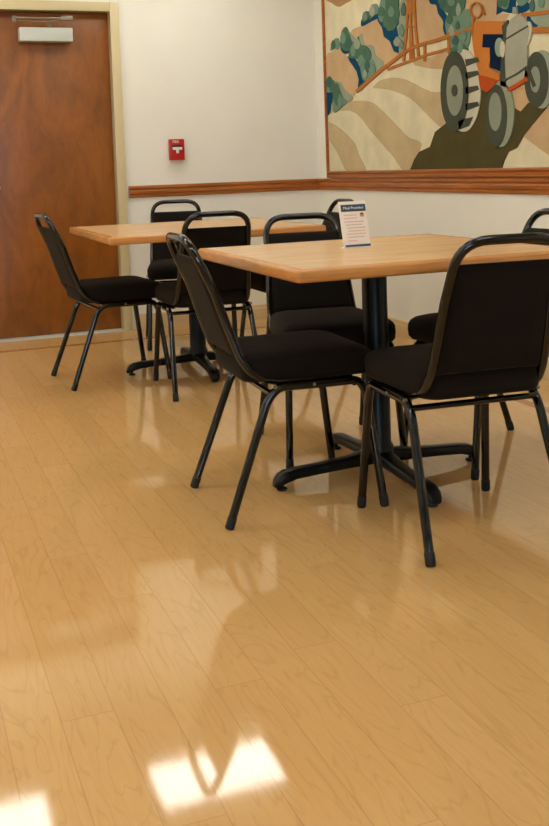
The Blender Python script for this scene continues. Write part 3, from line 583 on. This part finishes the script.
# ------------------------------------------------------------------ stacking chair
FS, HW = .478, .205                # foot span front to back, half width of the feet
BACK = [(-.075, .825), (-.038, .755), (-.005, .67), (.029, .565), (.062, .475), (.095, .425), (.14, .402)]
def back_u(z):
    for (u1, z1), (u0, z0) in zip(BACK, BACK[1:]):
        if z0 <= z <= z1: return u0 + (u1 - u0) * (z - z0) / (z1 - z0)
    return BACK[0][0] if z > BACK[0][1] else BACK[-1][0]
def back_hw(z): return .165 - (.165 - .140) * max(0, min(1, (z - .42) / .41))
def chair(name='banquet_chair'):
    c = empty(name)                    # origin on the floor midway between the rear feet, +X is forward
    # back tube: an inverted U that runs on under the seat
    side = [(u, z) for u, z in BACK]
    left = [(u, back_hw(z), z) for u, z in side[1:]] ; 
    L = [(.40, .165, .400), (.17, .166, .400)] + [(u, back_hw(z), z) for u, z in reversed(BACK[2:-1])]
    top = BACK[0]
    L2 = [Vector(p) for p in L] + [Vector((top[0], back_hw(top[1]), top[1]))]
    R2 = [Vector((p.x, -p.y, p.z)) for p in reversed(L2)]
    pts = L2 + R2
    rad = [0, .05] + [.12] * (len(L2) - 3) + [.085, .085] + [.12] * (len(L2) - 3) + [.05, 0]
    obj('back_frame', T(fillet(pts, rad, 7), .0125, seg=14), M['black'], c)
    # legs: each bends into the rail that carries the seat
    for s in (1, -1):
        y = s * HW; yt = s * .188
        rear = fillet([(0, y, .012), (.130, yt, .355), (.165, yt, .388), (.30, yt, .386)], [0, .10, .05, 0], 7)
        front = fillet([(FS, y, .012), (.437, yt, .345), (.415, yt, .386), (.298, yt, .386)], [0, .10, .045, 0], 7)
        for p in (rear, front):
            lg = obj('leg', T(p, .0125, seg=14), M['black'], c)
            bm = nb(); q, q2 = p[0], p[1]; d = (q2 - q).normalized()
            tube(bm, [q - d * .0115 + Vector((0, 0, .0)), q - d * .006, q + d * .022, q + d * .024], [.0115, .0138, .0138, .0128], seg=14)
            obj('foot_cap', bm, M['rubber'], lg)
        obj('bolt', T([(.150, s * .193, .392), (.150, s * .202, .392)], .006, seg=8), M['steel'], c)
        obj('bolt', T([(.27, s * .193, .388), (.27, s * .2015, .388)], .005, seg=8), M['steel'], c)
    obj('stretcher', T([(.140, -.19, .372), (.140, .19, .372)], .0085, seg=10), M['black'], c)
    obj('front_stretcher', T([(.40, -.19, .378), (.40, .19, .378)], .009, seg=10), M['black'], c).name = 'stretcher'
    # seat cushion: domed top, waterfall front
    bm = nb(); loops = []
    u0, u1 = .066, .474; cx = (u0 + u1) / 2; hx = (u1 - u0) / 2
    for ins, z in ((.030, .400), (.010, .403), (.002, .414), (0, .440), (.001, .458), (.006, .470), (.018, .480), (.045, .487), (.09, .4915), (.15, .494)):
        lp = []
        for x, y in rrect(hx - ins, .205 - ins, max(.055 - ins * .3, .02), 6):
            taper = 1 - .15 * (hx - x) / (2 * hx)
            lp.append((cx + x, y * taper, z - .010 * max(0, (x - hx * .3) / hx) ** 2 * (1 if z > .43 else 0)))
        loops.append(lp)
    loft(bm, loops); obj('seat', bm, M['fabric'], c, angle=60)
    # backrest pad between the tubes
    bm = nb(); zs = [.472, .478, .490, .52, .58, .64, .70, .74, .757, .765]
    grid = []
    for face in (0, 1):
        rows = []
        for i, z in enumerate(zs):
            e = min(z - zs[0], zs[-1] - z); rows.append([])
            for k in range(13):
                v = -1 + 2 * k / 12; hw = back_hw(z) - .006
                ed = min(1, max(0, e / .014)); side_e = min(1, (1 - abs(v)) / .12)
                th = .0045 + .0115 * math.sqrt(ed) * math.sqrt(max(side_e, .0))
                u = back_u(z) + (.000 if face else 0) + (th if face else -th) + .002
                shr = 1 - .02 * (1 - ed)
                rows[-1].append(bm.verts.new((u, v * hw * shr, z)))
        grid.append(rows)
    nz = len(zs)
    for g in grid:
        for i in range(nz - 1):
            for k in range(12): bm.faces.new((g[i][k], g[i][k + 1], g[i + 1][k + 1], g[i + 1][k]))
    for i in range(nz - 1):
        for k in (0, 12): bm.faces.new((grid[0][i][k], grid[0][i + 1][k], grid[1][i + 1][k], grid[1][i][k]))
    for i in (0, nz - 1):
        for k in range(12): bm.faces.new((grid[0][i][k], grid[0][i][k + 1], grid[1][i][k + 1], grid[1][i][k]))
    obj('backrest', bm, M['fabric'], c, angle=60)
    return c
def rear_pose(rear_mid, deg): return (rear_mid[0], rear_mid[1], 0), math.radians(deg)
CHAIRS = [   # midpoint of the rear feet, heading in degrees, label
    ((.862, 2.888), -2.3, 'dark banquet chair seen side-on at the left edge of the nearer table', 'chairs at the nearer table'),
    ((1.432, 2.190), 85.4, 'dark banquet chair closest to the viewer, its back turned, in front of the nearer table', 'chairs at the nearer table'),
    ((1.484, 3.575), 262.0, 'dark banquet chair behind the nearer table, facing the viewer across it', 'chairs at the nearer table'),
    ((2.160, 3.005), 185.3, 'dark banquet chair at the right end of the nearer table, cut by the photo edge', 'chairs at the nearer table'),
    ((.752, 4.955), 4.5, 'dark banquet chair in front of the brown door, side-on at the farther table', 'chairs at the farther table'),
    ((1.342, 4.284), 86.2, 'dark banquet chair with its back turned, tucked under the front of the farther table', 'chairs at the farther table'),
    ((1.650, 6.035), 257.5, 'dark banquet chair between the farther table and the cream wall', 'chairs at the farther table'),
    ((2.200, 4.92), 180.0, 'dark banquet chair at the right end of the farther table, its top behind the sign', 'chairs at the farther table'),
]
c0 = chair()
for i, (mid, deg, lab, grp) in enumerate(CHAIRS):
    c = c0 if i == 0 else copy_tree(c0)
    c.location, rz = rear_pose(mid, deg); c.rotation_euler = (0, 0, rz)
    tag(c, lab, 'chair', grp)

# ------------------------------------------------------------------ pedestal tables
def table(cx, cy, hx, hy, H, bx, by, lab, rz=0.0, arm_turn=0.0):
    t = empty('pedestal_table', (bx, by, 0), rz); ox, oy = cx - bx, cy - by
    th = .036; r = .010; inset = .03
    q = [PI / 2 * k / 4 for k in range(5)]
    prof = [(-inset, -th)] + [(-r + r * math.sin(a), -th + r - r * math.cos(a)) for a in q] + [(-r + r * math.cos(a), -r + r * math.sin(a)) for a in q] + [(-inset, 0)]
    bm = nb(); loft(bm, [[(ox + x, oy + y, H + z) for x, y in rrect(hx + o, hy + o, max(.016 + o, .001), 5)] for o, z in prof], closed_profile=True)
    top = obj('tabletop', B(ox - hx + inset - .004, ox + hx - inset + .004, oy - hy + inset - .004, oy + hy - inset + .004, H - th + .002, H + .0004), M['table'], t, smooth=False)
    obj('edge_banding', bm, M['table_edge'], top)['label'] = 'rounded honey oak edge'
    bm = nb(); lathe(bm, [(.048, .05), (.048, .10), (.041, .112), (.041, H - th - .05), (.05, H - th - .04), (.05, H - th - .006)], 28)
    obj('column', bm, M['iron'], t)
    bm = nb(); box(bm, -.28, .28, -.022, .022, H - th - .012, H - th, bev=.002); box(bm, -.022, .022, -.28, .28, H - th - .014, H - th - .0005, bev=.002)
    obj('top_bracket', bm, M['iron'], t)
    for k in range(4):
        a = k * PI / 2 + arm_turn; ca, sa = math.cos(a), math.sin(a); bm = nb(); loops = []
        for rr, wd, z0, z1 in ((.0, .030, .045, .090), (.05, .030, .043, .086), (.12, .026, .040, .076), (.22, .024, .036, .068), (.30, .025, .031, .064), (.335, .026, .022, .060), (.355, .025, .014, .050), (.367, .021, .012, .036), (.372, .014, .013, .024)):
            h = (z1 - z0); cr = min(h * .35, wd * .5, .012)
            sec = rrect(wd, h / 2, cr, 3)
            loops.append([(ca * rr - sa * x, sa * rr + ca * x, (z0 + z1) / 2 + z) for x, z in sec])
        loft(bm, loops); ft = obj('base_arm', bm, M['iron'], t)
        bm = nb(); lathe(bm, [(.015, .0), (.017, .002), (.017, .007), (.007, .009), (.007, .022)], 16, (ca * .345, sa * .345)); obj('glide', bm, M['rubber'], ft)
    return tag(t, lab, 'table', 'square pedestal tables')
table(1.440, 2.893, .457, .457, .75, 1.458, 2.945, 'square oak-topped pedestal table nearer the viewer, with the small white sign on it')
table(1.398, 4.862, .515, .520, .74, 1.440, 4.952, 'square oak-topped pedestal table farther back, beside the brown door', arm_turn=math.radians(-4))

# ------------------------------------------------------------------ small sign on the nearer table
sg = empty('table_sign', (1.410, 2.958, .7505), math.radians(3)); tag(sg, 'small white upright notice card with a navy header on the nearer table', 'sign')
TL = math.radians(-13)
def lean(bm):
    bmesh.ops.rotate(bm, verts=bm.verts, cent=(0, 0, 0), matrix=Matrix.Rotation(TL, 3, 'X')); return bm
W2, HT = .050, .154
bm = lean(B(-W2, W2, 0, .003, .0, HT, bev=.001)); obj('card', bm, M['card'], sg)
bm = nb(); box(bm, -W2 * .9, W2 * .9, .002, .032, 0, .002); obj('holder_foot', bm, M['white'], sg, smooth=False)
obj('header_band', lean(B(-W2 + .007, W2 - .003, -.0008, .0, HT - .034, HT - .011)), M['navy_ink'], sg, smooth=False)
obj('footer_band', lean(B(-W2 + .006, W2 - .002, -.0008, .0, .004, .011)), M['navy_ink'], sg, smooth=False)
def on_card(x, z, y=-.0012):
    v = Matrix.Rotation(TL, 3, 'X') @ Vector((x, y, z)); return v
text('header_lettering', 'Meal Provided', .0128, M['card'], sg, on_card(.002, HT - .0225), (PI / 2 + TL, 0, 0), .0003)
for k, (z, x0, x1, mk) in enumerate(((.108, -.036, .012, 'pink_ink'), (.098, -.036, .012, 'pink_ink'), (.086, -.036, .034, 'grey_ink'), (.076, -.032, .028, 'grey_ink'),
        (.066, -.030, .036, 'grey_ink'), (.056, -.026, .034, 'pink_ink'), (.046, -.032, .036, 'pink_ink'), (.036, -.030, .030, 'grey_ink'), (.024, -.032, .0, 'pink_ink'))):
    bm = nb(); x = x0; rnd = random.Random(k)
    while x < x1:
        wl = rnd.uniform(.004, .011); box(bm, x, min(x + wl, x1), -.0007, 0, z - .0016, z + .0016); x += wl + .0018
    obj('printed_line', lean(bm), M[mk], sg, smooth=False)
bm = nb(); loft(bm, [[(.031 + .0075 * math.cos(a), y, .108 + .0075 * math.sin(a)) for a in (2 * PI * k / 16 for k in range(16))] for y in (-.0008, 0)]); em = obj('emblem', lean(bm), M['orange_ink'], sg, smooth=False)
bm = nb(); loft(bm, [[(.030 + .006 * math.cos(a), y, .109 + .0045 * math.sin(a)) for a in (PI * k / 10 for k in range(11))] for y in (-.0012, -.0006)]); obj('emblem_shade', lean(bm), M['maroon_ink'], em, smooth=False).name = 'emblem_mark'
